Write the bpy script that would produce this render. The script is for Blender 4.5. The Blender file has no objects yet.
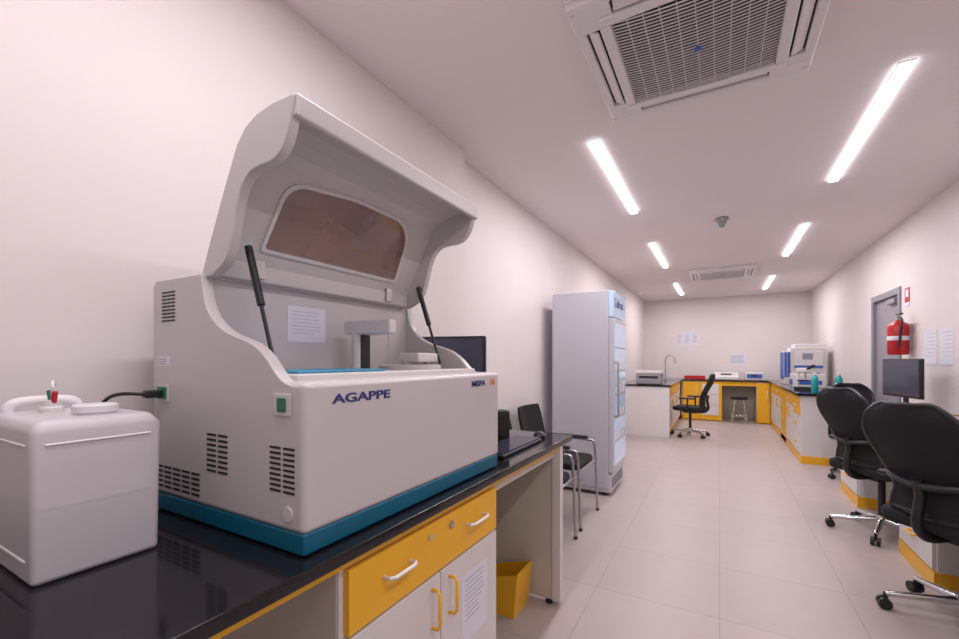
import bpy, bmesh, math, random
from mathutils import Vector, Matrix
random.seed(4)
S = bpy.context.scene
S.view_settings.view_transform = 'Standard'
S.view_settings.look = 'None'
S.view_settings.exposure = 0.0

# ------------------------------------------------------------ materials
def mat(name, col, rough=0.5, metal=0.0, spec=0.5, noise=0.0, nscale=40, bump=0.0, emit=None, estr=0, trans=0.0, alpha=1.0, coat=0.0):
    m = bpy.data.materials.new(name); m.use_nodes = True
    nt = m.node_tree; b = nt.nodes['Principled BSDF']
    b.inputs['Base Color'].default_value = (*col, 1)
    b.inputs['Roughness'].default_value = rough
    b.inputs['Metallic'].default_value = metal
    b.inputs['Specular IOR Level'].default_value = spec
    b.inputs['Transmission Weight'].default_value = trans
    b.inputs['Alpha'].default_value = alpha
    b.inputs['Coat Weight'].default_value = coat
    if emit:
        b.inputs['Emission Color'].default_value = (*emit, 1)
        b.inputs['Emission Strength'].default_value = estr
    if noise > 0 or bump > 0:
        tc = nt.nodes.new('ShaderNodeTexCoord'); n = nt.nodes.new('ShaderNodeTexNoise')
        n.inputs['Scale'].default_value = nscale; n.inputs['Detail'].default_value = 4
        nt.links.new(tc.outputs['Object'], n.inputs['Vector'])
        if noise > 0:
            r = nt.nodes.new('ShaderNodeValToRGB')
            r.color_ramp.elements[0].position = 0.3; r.color_ramp.elements[1].position = 0.7
            r.color_ramp.elements[0].color = (*[c*(1-noise) for c in col], 1)
            r.color_ramp.elements[1].color = (*[min(1, c*(1+noise)) for c in col], 1)
            nt.links.new(n.outputs['Fac'], r.inputs['Fac']); nt.links.new(r.outputs['Color'], b.inputs['Base Color'])
        if bump > 0:
            bp = nt.nodes.new('ShaderNodeBump'); bp.inputs['Strength'].default_value = bump; bp.inputs['Distance'].default_value = 0.002
            nt.links.new(n.outputs['Fac'], bp.inputs['Height']); nt.links.new(bp.outputs['Normal'], b.inputs['Normal'])
    return m

M_wall = mat('wall_paint', (0.76, 0.705, 0.695), 0.7, noise=0.012, nscale=3, bump=0.05)
M_ceil = mat('ceiling_paint', (0.85, 0.79, 0.795), 0.8, noise=0.01, nscale=2)
M_skirt = mat('skirting_tile', (0.60, 0.55, 0.54), 0.3)
M_body = mat('analyzer_plastic', (0.59, 0.56, 0.565), 0.33, bump=0.05, nscale=400)
M_body2 = mat('analyzer_plastic_light', (0.66, 0.63, 0.63), 0.35)
M_teal = mat('teal_plastic', (0.0, 0.12, 0.21), 0.35)
M_dark = mat('dark_slot', (0.015, 0.015, 0.018), 0.6)
M_cav = mat('cassette_cavity_shade', (0.03, 0.025, 0.03), 0.7)  # near-black plate colour paints the shade inside the cassette openings
M_black = mat('black_plastic', (0.012, 0.012, 0.015), 0.4)
M_mesh = mat('black_mesh_fabric', (0.010, 0.010, 0.012), 0.85, noise=0.3, nscale=300, bump=0.3)
M_chrome = mat('chrome', (0.7, 0.7, 0.72), 0.15, metal=1.0)
M_steel = mat('brushed_steel', (0.5, 0.5, 0.52), 0.35, metal=1.0)
M_yel = mat('yellow_laminate', (0.86, 0.45, 0.015), 0.35, noise=0.02, nscale=6)
M_cream = mat('cream_laminate', (0.60, 0.55, 0.47), 0.45, noise=0.02, nscale=6)
M_white = mat('white_laminate', (0.72, 0.69, 0.68), 0.4, noise=0.015, nscale=8)
M_paper = mat('paper', (0.76, 0.76, 0.85), 0.8, noise=0.01, nscale=20)
M_ink = mat('printed_ink', (0.36, 0.35, 0.44), 0.8)
M_navy = mat('navy_ink', (0.02, 0.03, 0.16), 0.5)
M_orange = mat('orange_ink', (0.8, 0.2, 0.02), 0.5)
M_win = mat('smoked_window', (0.20, 0.105, 0.085), 0.06, coat=0.6, noise=0.25, nscale=6, alpha=0.74)  # smoked tint; noise in the colour stands in for amber reflections
M_blue = mat('blue_tray', (0.05, 0.35, 0.6), 0.3)
M_green = mat('green_socket', (0.02, 0.16, 0.10), 0.4)
M_red = mat('red_paint', (0.50, 0.015, 0.02), 0.3)
M_screen = mat('monitor_glass', (0.06, 0.065, 0.10), 0.12)
M_grey = mat('grey_plastic', (0.32, 0.32, 0.35), 0.4)
M_acw = mat('cassette_plastic', (0.80, 0.77, 0.79), 0.4)
M_fr = mat('refrigerator_enamel', (0.55, 0.55, 0.61), 0.35)
M_frd = mat('refrigerator_glow_glass', (0.45, 0.58, 0.75), 0.08, coat=0.5, emit=(0.55, 0.72, 1.0), estr=0.22)  # emission put into door glass and header in place of interior lighting
M_door = mat('door_laminate', (0.30, 0.28, 0.32), 0.45)
M_dframe = mat('door_frame_grey', (0.26, 0.25, 0.28), 0.45)
M_tealb = mat('teal_bottle_plastic', (0.02, 0.35, 0.38), 0.2)
M_lblue = mat('blue_panel', (0.05, 0.12, 0.5), 0.35)
M_skin = mat('cardboard', (0.40, 0.22, 0.12), 0.8)
M_jug = mat('jug_plastic', (0.80, 0.77, 0.80), 0.38, bump=0.08, nscale=60, alpha=0.70)
M_jugs = mat('jug_plastic_solid', (0.80, 0.77, 0.80), 0.38)
M_liq = mat('jug_liquid', (0.40, 0.38, 0.44), 0.5)
M_foam = mat('jug_inner_wall', (0.84, 0.81, 0.83), 0.8)

# granite
M_gran = mat('black_granite', (0.012, 0.011, 0.016), 0.09)
nt = M_gran.node_tree; b = nt.nodes['Principled BSDF']
tc = nt.nodes.new('ShaderNodeTexCoord'); n = nt.nodes.new('ShaderNodeTexNoise'); n.inputs['Scale'].default_value = 350
r = nt.nodes.new('ShaderNodeValToRGB'); r.color_ramp.elements[0].position = 0.62; r.color_ramp.elements[1].position = 0.75
r.color_ramp.elements[0].color = (0.008, 0.007, 0.010, 1); r.color_ramp.elements[1].color = (0.05, 0.045, 0.06, 1)
nt.links.new(tc.outputs['Object'], n.inputs['Vector']); nt.links.new(n.outputs['Fac'], r.inputs['Fac']); nt.links.new(r.outputs['Color'], b.inputs['Base Color'])

# floor tiles
M_floor = bpy.data.materials.new('floor_tiles'); M_floor.use_nodes = True
nt = M_floor.node_tree; b = nt.nodes['Principled BSDF']
tc = nt.nodes.new('ShaderNodeTexCoord'); br = nt.nodes.new('ShaderNodeTexBrick')
br.offset = 0.0
br.inputs['Color1'].default_value = (0.50, 0.43, 0.415, 1); br.inputs['Color2'].default_value = (0.475, 0.41, 0.395, 1)
br.inputs['Mortar'].default_value = (0.36, 0.305, 0.30, 1)
br.inputs['Scale'].default_value = 1.0; br.inputs['Mortar Size'].default_value = 0.0025
br.inputs['Brick Width'].default_value = 0.6; br.inputs['Row Height'].default_value = 0.6
n = nt.nodes.new('ShaderNodeTexNoise'); n.inputs['Scale'].default_value = 5; n.inputs['Detail'].default_value = 6
mx = nt.nodes.new('ShaderNodeMixRGB'); mx.blend_type = 'MULTIPLY'; mx.inputs['Fac'].default_value = 0.12
nt.links.new(tc.outputs['Object'], br.inputs['Vector']); nt.links.new(tc.outputs['Object'], n.inputs['Vector'])
nt.links.new(br.outputs['Color'], mx.inputs['Color1']); nt.links.new(n.outputs['Fac'], mx.inputs['Color2'])
nt.links.new(mx.outputs['Color'], b.inputs['Base Color']); b.inputs['Roughness'].default_value = 0.40

# ------------------------------------------------------------ geometry helpers
class G:
    def __init__(s, name, loc=(0, 0, 0), rot=0.0, world=True):
        e = bpy.data.objects.new(name, None); e.empty_display_size = 0.1
        S.collection.objects.link(e); e.location = loc; e.rotation_euler = (0, 0, rot)
        s.e = e; s.o = Vector(loc) if world else Vector((0, 0, 0))
    def add(s, name, bm, m, smooth=False, bevel=0, seg=2, mods=None):
        me = bpy.data.meshes.new(name)
        bmesh.ops.recalc_face_normals(bm, faces=bm.faces)
        bm.to_mesh(me); bm.free()
        me.transform(Matrix.Translation(-s.o))
        me.materials.append(m)
        ob = bpy.data.objects.new(name, me); S.collection.objects.link(ob); ob.parent = s.e
        if bevel > 0:
            md = ob.modifiers.new('bevel', 'BEVEL'); md.width = bevel; md.segments = seg; md.limit_method = 'ANGLE'; md.angle_limit = math.radians(35)
            smooth = True
        if smooth:
            for p in me.polygons: p.use_smooth = True
            if bevel > 0:
                w = ob.modifiers.new('wn', 'WEIGHTED_NORMAL')
            else:
                try: me.set_sharp_from_angle(angle=math.radians(40))
                except Exception: pass
        return ob
    def box(s, name, x0, x1, y0, y1, z0, z1, m, bevel=0, seg=2):
        bm = bmesh.new()
        addbox(bm, x0, x1, y0, y1, z0, z1)
        return s.add(name, bm, m, bevel=bevel, seg=seg)
    def boxes(s, name, L, m, bevel=0):
        bm = bmesh.new()
        for a in L: addbox(bm, *a)
        return s.add(name, bm, m, bevel=bevel)
    def cyl(s, name, p0, p1, r0, m, r1=None, n=24, bevel=0):
        bm = bmesh.new(); addcyl(bm, p0, p1, r0, r0 if r1 is None else r1, n)
        return s.add(name, bm, m, smooth=True, bevel=bevel)
    def lathe(s, name, c, prof, m, n=28):
        bm = bmesh.new(); rings = []
        for (rr, z) in prof:
            rr = max(rr, 0.0004)
            rings.append([bm.verts.new((c[0]+rr*math.cos(2*math.pi*i/n), c[1]+rr*math.sin(2*math.pi*i/n), c[2]+z)) for i in range(n)])
        for a, bb in zip(rings, rings[1:]):
            for i in range(n): bm.faces.new((a[i], a[(i+1) % n], bb[(i+1) % n], bb[i]))
        bm.faces.new(rings[0]); bm.faces.new(rings[-1])
        return s.add(name, bm, m, smooth=True)
    def prism(s, name, pts, axis, a0, a1, m, bevel=0, smooth=False):
        bm = bmesh.new(); addprism(bm, pts, axis, a0, a1)
        return s.add(name, bm, m, bevel=bevel, smooth=smooth)
    def tube(s, name, pts, r, m, n=10, smoothpath=True):
        bm = bmesh.new(); addtube(bm, pts, r, n, smoothpath)
        return s.add(name, bm, m, smooth=True)

def addbox(bm, x0, x1, y0, y1, z0, z1):
    v = [bm.verts.new(p) for p in [(x0,y0,z0),(x1,y0,z0),(x1,y1,z0),(x0,y1,z0),(x0,y0,z1),(x1,y0,z1),(x1,y1,z1),(x0,y1,z1)]]
    for f in [(0,3,2,1),(4,5,6,7),(0,1,5,4),(1,2,6,5),(2,3,7,6),(3,0,4,7)]: bm.faces.new([v[i] for i in f])
def addcyl(bm, p0, p1, r0, r1, n=24):
    p0 = Vector(p0); p1 = Vector(p1); d = (p1-p0).normalized()
    u = d.orthogonal().normalized(); w = d.cross(u)
    A = []; B = []
    for i in range(n):
        a = 2*math.pi*i/n; q = u*math.cos(a)+w*math.sin(a)
        A.append(bm.verts.new(p0+q*r0)); B.append(bm.verts.new(p1+q*r1))
    for i in range(n): bm.faces.new((A[i], A[(i+1) % n], B[(i+1) % n], B[i]))
    bm.faces.new(A); bm.faces.new(B)
def addprism(bm, pts, axis, a0, a1):
    def P(p, a):
        return {'y': (p[0], a, p[1]), 'x': (a, p[0], p[1]), 'z': (p[0], p[1], a)}[axis]
    A = [bm.verts.new(P(p, a0)) for p in pts]; B = [bm.verts.new(P(p, a1)) for p in pts]
    k = len(pts)
    for i in range(k): bm.faces.new((A[i], A[(i+1) % k], B[(i+1) % k], B[i]))
    bm.faces.new(A); bm.faces.new(B)
def catmull(pts, sub=6, closed=False):
    out = []; P = [Vector(p) for p in pts]; k = len(P)
    for i in range(k-1):
        p0 = P[max(i-1, 0)]; p1 = P[i]; p2 = P[i+1]; p3 = P[min(i+2, k-1)]
        for j in range(sub):
            t = j/sub
            out.append(0.5*((2*p1)+(-p0+p2)*t+(2*p0-5*p1+4*p2-p3)*t*t+(-p0+3*p1-3*p2+p3)*t**3))
    out.append(P[-1]); return out
def addtube(bm, pts, r, n=10, smoothpath=True):
    P = catmull(pts, 6) if smoothpath else [Vector(p) for p in pts]
    prev = None; u = None; first = None
    for i, p in enumerate(P):
        d = (P[min(i+1, len(P)-1)]-P[max(i-1, 0)]).normalized()
        if u is None: u = d.orthogonal().normalized()
        u = (u-d*u.dot(d)).normalized(); w = d.cross(u)
        ring = [bm.verts.new(p+(u*math.cos(2*math.pi*j/n)+w*math.sin(2*math.pi*j/n))*r) for j in range(n)]
        if prev:
            for j in range(n): bm.faces.new((prev[j], prev[(j+1) % n], ring[(j+1) % n], ring[j]))
        else: first = ring
        prev = ring
    bm.faces.new(first); bm.faces.new(prev)
def shell(name, bm, m):
    me = bpy.data.meshes.new(name); bmesh.ops.recalc_face_normals(bm, faces=bm.faces); bm.to_mesh(me); bm.free(); me.materials.append(m)
    ob = bpy.data.objects.new(name, me); S.collection.objects.link(ob); return ob

# ------------------------------------------------------------ room
CZ = 2.66; YB = 10.8; YF = -1.6; XR = 1.61; XL = -1.48; XL2 = -1.56; YJ = 2.43
def rbox(name, m, *a):
    bm = bmesh.new(); addbox(bm, *a); return shell(name, bm, m)
rbox('floor', M_floor, XL2-0.1, XR+0.1, YF-0.1, YB+0.1, -0.1, 0)
rbox('ceiling', M_ceil, XL2-0.1, XR+0.1, YF-0.1, YB+0.1, CZ, CZ+0.1)
rbox('wall_back', M_wall, XL2-0.1, XR+0.1, YB, YB+0.1, 0, CZ)
rbox('wall_front', M_wall, XL2-0.1, XR+0.1, YF-0.1, YF, 0, CZ)
bm = bmesh.new(); addprism(bm, [(XL2-0.1, YF), (XL, YF), (XL, YJ), (XL2, YJ), (XL2, YB), (XL2-0.1, YB)], 'z', 0, CZ); shell('wall_left', bm, M_wall)
DY0, DY1, DH = 5.93, 6.77, 1.97
bm = bmesh.new()
addbox(bm, XR, XR+0.1, YF, DY0, 0, CZ); addbox(bm, XR, XR+0.1, DY1, YB, 0, CZ); addbox(bm, XR, XR+0.1, DY0, DY1, DH, CZ)
shell('wall_right', bm, M_wall)
rbox('baseboard_left', M_skirt, XL2, XL2+0.012, YJ, YB, 0, 0.09)
rbox('baseboard_right', M_skirt, XR-0.012, XR, YF, DY0-0.06, 0, 0.09)
rbox('baseboard_back', M_skirt, XL2+0.012, XR-0.012, YB-0.012, YB, 0, 0.09)
d = G('door_1', (XR, DY0, 0))
d.boxes('frame', [(XR-0.015, XR+0.1, DY0-0.05, DY0+0.02, 0, DH+0.05), (XR-0.015, XR+0.1, DY1-0.02, DY1+0.05, 0, DH+0.05), (XR-0.015, XR+0.1, DY0+0.02, DY1-0.02, DH-0.02, DH+0.05)], M_dframe, bevel=0.004)
d.box('leaf', XR+0.02, XR+0.06, DY0+0.02, DY1-0.02, 0.005, DH-0.02, M_door, bevel=0.003)
d.box('closer', XR-0.02, XR+0.02, DY0+0.1, DY0+0.35, DH-0.1, DH-0.05, M_steel, bevel=0.005)
d.tube('lever', [(XR+0.02, DY0+0.09, 1.0), (XR-0.03, DY0+0.09, 1.0), (XR-0.03, DY0+0.2, 1.0)], 0.009, M_chrome, smoothpath=False)

# ------------------------------------------------------------ ceiling lights
M_led = mat('led_diffuser', (0.9, 0.9, 0.9), 0.5, emit=(1.0, 0.97, 0.98), estr=7.0)
for X in (-0.70, 0.76):
    for (a, bb, en) in [(-0.25, 1.25, 16.5), (2.70, 4.20, 18.5), (5.40, 6.90, 20), (8.45, 9.95, 20)]:
        g = G('linear_ceiling_light', (X, (a+bb)/2, CZ))
        g.box('housing', X-0.030, X+0.030, a-0.003, bb+0.003, CZ-0.006, CZ-0.0005, M_acw, bevel=0.002)
        g.box('diffuser', X-0.029, X+0.029, a, bb, CZ-0.018, CZ-0.006, M_led, bevel=0.003)
        L = bpy.data.lights.new('lamp', 'AREA'); L.shape = 'RECTANGLE'; L.size = 0.058; L.size_y = 1.5; L.energy = en; L.color = (1.0, 0.925, 0.965)
        lo = bpy.data.objects.new('lamp', L); S.collection.objects.link(lo); lo.parent = g.e; lo.location = (0, 0, -0.022)

# ------------------------------------------------------------ cassette AC
def cassette(cx, cy):
    g = G('ceiling_cassette_air_conditioner', (cx, cy, CZ), world=False)
    z = -0.045
    g.prism('rim', [(-0.45,-0.45),(0.45,-0.45),(0.45,0.45),(-0.45,0.45)], 'z', -0.018, -0.0005, M_acw, bevel=0.006)
    g.box('cavity', -0.43, 0.43, -0.43, 0.43, -0.024, -0.018, M_cav)
    o, i1, i0 = 0.445, 0.405, 0.345
    g.boxes('outer_ring', [(-o, o, -o, -i1, z, -0.012), (-o, o, i1, o, z, -0.012), (-o, -i1, -i1, i1, z, -0.012), (i1, o, -i1, i1, z, -0.012)], M_acw, bevel=0.01)
    k = 0.30
    g.boxes('inner_ring', [(-i0, i0, -i0, -k, z-0.010, -0.012), (-i0, i0, k, i0, z-0.010, -0.012), (-i0, -k, -k, k, z-0.010, -0.012), (k, i0, -k, k, z-0.010, -0.012)], M_acw, bevel=0.008)
    c = 0.285
    g.boxes('corner_blocks', [(sx*c if sx > 0 else -i1-0.01, i1+0.01 if sx > 0 else -c, sy*i0 if sy > 0 else -i1-0.01, i1+0.01 if sy > 0 else -i0, z, -0.012) for sx in (-1, 1) for sy in (-1, 1)] +
            [(sx*i0 if sx > 0 else -i1-0.01, i1+0.01 if sx > 0 else -i0, sy*c if sy > 0 else -i1-0.01, i1+0.01 if sy > 0 else -c, z+0.001, -0.012) for sx in (-1, 1) for sy in (-1, 1)], M_acw)
    bm = bmesh.new()
    for q in range(4):
        R = Matrix.Rotation(q*math.pi/2, 4, 'Z')
        p = [(-c+0.01, 0.354, -0.044), (-c+0.01, 0.362, -0.048), (-c+0.01, 0.396, -0.030), (-c+0.01, 0.392, -0.026)]
        A = [bm.verts.new(R @ Vector(v)) for v in p]; B = [bm.verts.new(R @ Vector((c-0.01, v[1], v[2]))) for v in p]
        for j in range(4): bm.faces.new((A[j], A[(j+1) % 4], B[(j+1) % 4], B[j]))
        bm.faces.new(A); bm.faces.new(B)
    g.add('vanes', bm, M_acw)
    bm = bmesh.new(); nsl = 32
    for j in range(nsl):
        y = -k + (j+0.5)*2*k/nsl
        for q in range(8):
            xa, xb = -k+q*2*k/8, -k+(q+1)*2*k/8
            za = z-0.016*(1-(xa/k)**2); zb = z-0.016*(1-(xb/k)**2)
            A = [bm.verts.new(v) for v in ((xa, y-0.002, za), (xa, y+0.002, za), (xa, y+0.002, za+0.004), (xa, y-0.002, za+0.004))]
            B = [bm.verts.new(v) for v in ((xb, y-0.002, zb), (xb, y+0.002, zb), (xb, y+0.002, zb+0.004), (xb, y-0.002, zb+0.004))]
            for t in range(4): bm.faces.new((A[t], A[(t+1) % 4], B[(t+1) % 4], B[t]))
    for q in range(1, 10):
        x = -k+q*2*k/10; zz = z-0.016*(1-(x/k)**2)
        addbox(bm, x-0.0015, x+0.0015, -k, k, zz+0.001, zz+0.005)
    g.add('grille', bm, M_acw)
    g.cyl('badge', (0, 0, z-0.021), (0, 0, z-0.014), 0.013, M_lblue)
cassette(-0.08, 2.04)
cassette(0.03, 7.75)

g = G('smoke_detector', (0.02, 4.8, CZ), world=False)
g.lathe('base', (0, 0, 0), [(0.055, -0.001), (0.058, -0.012), (0.045, -0.03), (0.040, -0.045), (0.03, -0.07), (0.02, -0.09), (0.006, -0.092)], M_grey)
g.boxes('bracket', [(-0.07, 0.07, -0.006, 0.006, -0.035, -0.02), (-0.006, 0.006, -0.07, 0.07, -0.035, -0.02)], M_acw)

# ------------------------------------------------------------ left counter
TC = 0.86
g = G('laboratory_counter', (-1.1, 0.7, 0))
g.box('granite_top', XL+0.002, -0.70, -0.9, 2.28, TC-0.03, TC, M_gran, bevel=0.004)
g.box('front_rail', -0.745, -0.722, -0.9, 2.12, TC-0.052, TC-0.03, M_yel)
g.box('upper_apron', -0.765, -0.745, 1.42, 2.12, TC-0.09, TC-0.03, M_cream)
g.box('end_panel', XL+0.02, -0.74, 2.12, 2.15, 0.02, TC-0.03, M_cream, bevel=0.002)
g.box('end_post', -0.76, -0.715, 2.115, 2.16, 0.02, TC-0.03, M_white, bevel=0.003)
g.cyl('foot_1', (-0.78, 2.13, 0), (-0.78, 2.13, 0.02), 0.02, M_black)
g.cyl('foot_2', (-1.4, 2.13, 0), (-1.4, 2.13, 0.02), 0.02, M_black)
g.box('back_panel', XL+0.004, XL+0.02, -0.9, 2.12, 0.1, TC-0.03, M_cream)
g.box('cabinet_side_near', XL+0.02, -0.745, 0.67, 0.69, 0.06, TC-0.03, M_cream)
g.box('cabinet_side_far', XL+0.02, -0.745, 1.40, 1.42, 0.06, TC-0.03, M_cream)
g.box('cabinet_bottom', XL+0.02, -0.76, 0.69, 1.40, 0.06, 0.08, M_cream)
g.box('plinth', XL+0.02, -0.78, 0.67, 1.42, 0.0, 0.06, M_yel)
ym = 1.045
g.box('face_frame', -0.746, -0.738, 0.672, 1.418, 0.06, TC-0.052, M_white)
g.box('drawer', -0.738, -0.720, 0.685, 1.405, 0.65, 0.798, M_yel, bevel=0.0015)
g.box('door_left', -0.738, -0.720, 0.685, ym-0.002, 0.075, 0.642, M_white, bevel=0.002)
g.box('door_right', -0.738, -0.720, ym+0.002, 1.405, 0.075, 0.642, M_white, bevel=0.002)
def handle(g, name, p0, p1, out, m, r=0.006):
    p0 = Vector(p0); p1 = Vector(p1); o = Vector(out); t = (p1-p0).normalized()*0.012
    g.tube(name, [p0, p0+o*0.7, p0+o+t, p1+o-t, p1+o*0.7, p1], r, m, smoothpath=False)
handle(g, 'drawer_handle_1', (-0.72, 0.80, 0.735), (-0.72, 0.90, 0.735), (0.028, 0, 0), M_white, 0.005)
handle(g, 'drawer_handle_2', (-0.72, 1.19, 0.735), (-0.72, 1.30, 0.735), (0.028, 0, 0), M_white, 0.005)
handle(g, 'door_handle_1', (-0.72, ym-0.045, 0.50), (-0.72, ym-0.045, 0.61), (0.028, 0, 0), M_yel, 0.005)
handle(g, 'door_handle_2', (-0.72, ym+0.045, 0.50), (-0.72, ym+0.045, 0.61), (0.028, 0, 0), M_yel, 0.005)
g.cyl('lock_1', (-0.72, 0.99, 0.765), (-0.714, 0.99, 0.765), 0.009, M_chrome)
g.cyl('lock_2', (-0.72, 1.10, 0.765), (-0.714, 1.10, 0.765), 0.011, M_steel)
g.box('door_notice', -0.72, -0.7185, 1.16, 1.33, 0.35, 0.57, M_paper)
g.boxes('notice_lines', [(-0.7185, -0.7180, 1.18, 1.31-random.random()*0.05, 0.55-i*0.016, 0.5525-i*0.016) for i in range(9)], M_ink)
g = G('yellow_file_tray', (-1.02, 2.0, 0))
g.box('bottom', -1.16, -0.88, 1.90, 2.09, 0.0, 0.008, M_yel)
sp_ = [(-1.16, 0.008), (-0.88, 0.008), (-0.86, 0.215), (-0.95, 0.19), (-1.17, 0.12)]
g.prism('side_near', sp_, 'y', 1.90, 1.908, M_yel, bevel=0.001)
g.prism('side_far', sp_, 'y', 2.082, 2.09, M_yel, bevel=0.001)
g.prism('end_high', [(-0.888, 0.008), (-0.88, 0.008), (-0.86, 0.215), (-0.868, 0.215)], 'y', 1.908, 2.082, M_yel)
g.prism('end_low', [(-1.16, 0.008), (-1.152, 0.008), (-1.162, 0.12), (-1.17, 0.12)], 'y', 1.908, 2.082, M_yel)

# ------------------------------------------------------------ analyzer
a = G('biochemistry_analyzer', (-0.745, 0.585, TC))
YA, YZ = 0.583, 1.47
XBk, XF = -1.365, -0.742
a.box('base_band', XBk+0.012, XF-0.002, YA+0.002, YZ-0.006, TC+0.003, TC+0.05, M_teal, bevel=0.006)
a.boxes('feet', [(x-0.02, x+0.02, y-0.02, y+0.02, TC, TC+0.01) for x in (XBk+0.07, XF-0.06) for y in (YA+0.08, YZ-0.08)], M_black)
a.box('body', XBk, XF, YA, YZ, TC+0.047, 1.223, M_body, bevel=0.014, seg=4)
prof2 = [(-1.125, 1.485), (-1.118, 1.45), (-1.10, 1.40), (-1.06, 1.36), (-1.01, 1.335), (-0.95, 1.318), (-0.905, 1.302), (-0.865, 1.275), (-0.835, 1.245), (-0.81, 1.226), (-0.775, 1.215)]
prof = [(p.x, p.y) for p in catmull([Vector((x, z, 0)) for x, z in prof2], 4)]
cheek = [(XBk, 1.19), (XBk, 1.47), (XBk+0.015, 1.487)] + prof + [(-0.775, 1.19)]
a.prism('cheek_near', cheek, 'y', YA+0.0002, YA+0.03, M_body, bevel=0.004)
a.prism('cheek_far', cheek, 'y', 1.385, 1.415, M_body, bevel=0.005)
a.box('rear_box', XBk+0.001, -1.13, YA+0.02, 1.40, 1.20, 1.478, M_body, bevel=0.004)
a.box('deck', -1.13, -0.80, YA+0.03, 1.385, 1.20, 1.238, M_body2, bevel=0.003)
a.box('blue_cover', -1.06, -0.85, 0.655, 0.95, 1.238, 1.245, M_blue, bevel=0.003)
a.lathe('reagent_carousel', (-0.96, 1.2, 1.238), [(0.11, 0), (0.11, 0.012), (0.10, 0.016), (0.03, 0.016), (0.03, 0.03), (0.0, 0.03)], M_body2)
a.cyl('arm_post_1', (-1.02, 1.0, 1.238), (-1.02, 1.0, 1.36), 0.014, M_body2)
a.box('arm_backplate', -1.035, -1.02, 1.015, 1.065, 1.238, 1.36, M_dark, bevel=0.002)
a.prism('sampling_arm', [(-1.06, 0.985), (-1.06, 1.06), (-0.94, 1.07), (-0.87, 1.02), (-0.87, 0.99)], 'z', 1.352, 1.395, M_white, bevel=0.006)
a.cyl('sampling_probe', (-0.885, 1.003, 1.255), (-0.885, 1.003, 1.355), 0.002, M_steel)
a.cyl('arm_post_2', (-0.96, 1.3, 1.238), (-0.96, 1.3, 1.27), 0.014, M_steel)
a.prism('mixing_arm', [(-0.99, 1.17), (-0.99, 1.33), (-0.93, 1.33), (-0.90, 1.22), (-0.90, 1.17)], 'z', 1.262, 1.295, M_white, bevel=0.006)
a.box('notice_sheet', -1.13, -1.128, 0.83, 0.97, 1.325, 1.435, M_paper)
a.boxes('notice_text', [(-1.128, -1.1277, 0.845, 0.955-random.random()*0.03, 1.418-i*0.011, 1.4192-i*0.011) for i in range(7)], M_ink)
# lid
outer = [(-1.145, 1.48), (-1.115, 1.545), (-1.06, 1.655), (-0.992, 1.780), (-0.958, 1.812), (-0.915, 1.830), (-0.86, 1.838), (-0.787, 1.838)]
inner = [(-1.125, 1.48), (-1.094, 1.5394), (-1.040, 1.641), (-0.972, 1.768), (-0.943, 1.792), (-0.905, 1.806), (-0.858, 1.815), (-0.787, 1.815)]
LY0, LY1 = 0.598, 1.375
P0 = Vector((-1.122, 0, 1.486)); P1 = Vector((-0.972, 0, 1.768)); T = (P1-P0).normalized(); N = Vector((T.z, 0, -T.x))
def roundpoly(c, rad, n=6):
    out = []; k = len(c)
    for i in range(k):
        p = Vector(c[i]); q0 = (Vector(c[i-1])-p).normalized(); q1 = (Vector(c[(i+1) % k])-p).normalized()
        r_ = rad[i]; s0 = p+q0*r_; s1 = p+q1*r_
        for j in range(n+1):
            t = j/n; v = s0*(1-t)**2+p*2*t*(1-t)+s1*t*t; out.append((v.x, v.y))
    return out
def winbm(pts, n0, n1):
    bm = bmesh.new()
    A = [bm.verts.new(P0+T*s_+Vector((0, y, 0))+N*n0) for y, s_ in pts]; B = [bm.verts.new(P0+T*s_+Vector((0, y, 0))+N*n1) for y, s_ in pts]
    k = len(pts)
    for i in range(k): bm.faces.new((A[i], A[(i+1) % k], B[(i+1) % k], B[i]))
    bm.faces.new(A); bm.faces.new(B); return bm
wo = roundpoly([(0.708, 0.088), (0.725, 0.290), (0.96, 0.318), (1.235, 0.312), (1.26, 0.088)], [0.015, 0.06, 0.05, 0.10, 0.015])
wi = roundpoly([(0.719, 0.098), (0.736, 0.281), (0.96, 0.308), (1.225, 0.302), (1.248, 0.098)], [0.012, 0.055, 0.05, 0.095, 0.012])
lid = a.prism('lid_shell', outer+inner[::-1], 'y', LY0, LY1, M_body, smooth=False)
def cut(ob, bm, g):
    me = bpy.data.meshes.new('cut'); bmesh.ops.recalc_face_normals(bm, faces=bm.faces); bm.to_mesh(me); bm.free(); me.transform(Matrix.Translation(-g.o))
    c = bpy.data.objects.new('cut', me); S.collection.objects.link(c); c.parent = g.e
    md = ob.modifiers.new('b', 'BOOLEAN'); md.object = c; md.operation = 'DIFFERENCE'; md.solver = 'EXACT'
    bpy.context.view_layer.update()
    dg = bpy.context.evaluated_depsgraph_get()
    nm = bpy.data.meshes.new_from_object(ob.evaluated_get(dg))
    ob.modifiers.clear(); ob.data = nm
    bpy.data.objects.remove(c, do_unlink=True)
cut(lid, winbm(wi, -0.08, 0.05), a)
bm = bmesh.new()
def ringv(pts, nn): return [bm.verts.new(P0+T*s_+Vector((0, y, 0))+N*nn) for y, s_ in pts]
o0, o1, i0_, i1_ = ringv(wo, -0.002), ringv(wo, 0.005), ringv(wi, -0.002), ringv(wi, 0.005)
k = len(wo)
for i in range(k):
    jn = (i+1) % k
    bm.faces.new((o0[i], o0[jn], o1[jn], o1[i])); bm.faces.new((i0_[i], i1_[i], i1_[jn], i0_[jn])); bm.faces.new((o1[i], o1[jn], i1_[jn], i1_[i])); bm.faces.new((o0[i], i0_[i], i0_[jn], o0[jn]))
a.add('lid_window_frame', bm, M_body2)
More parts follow.
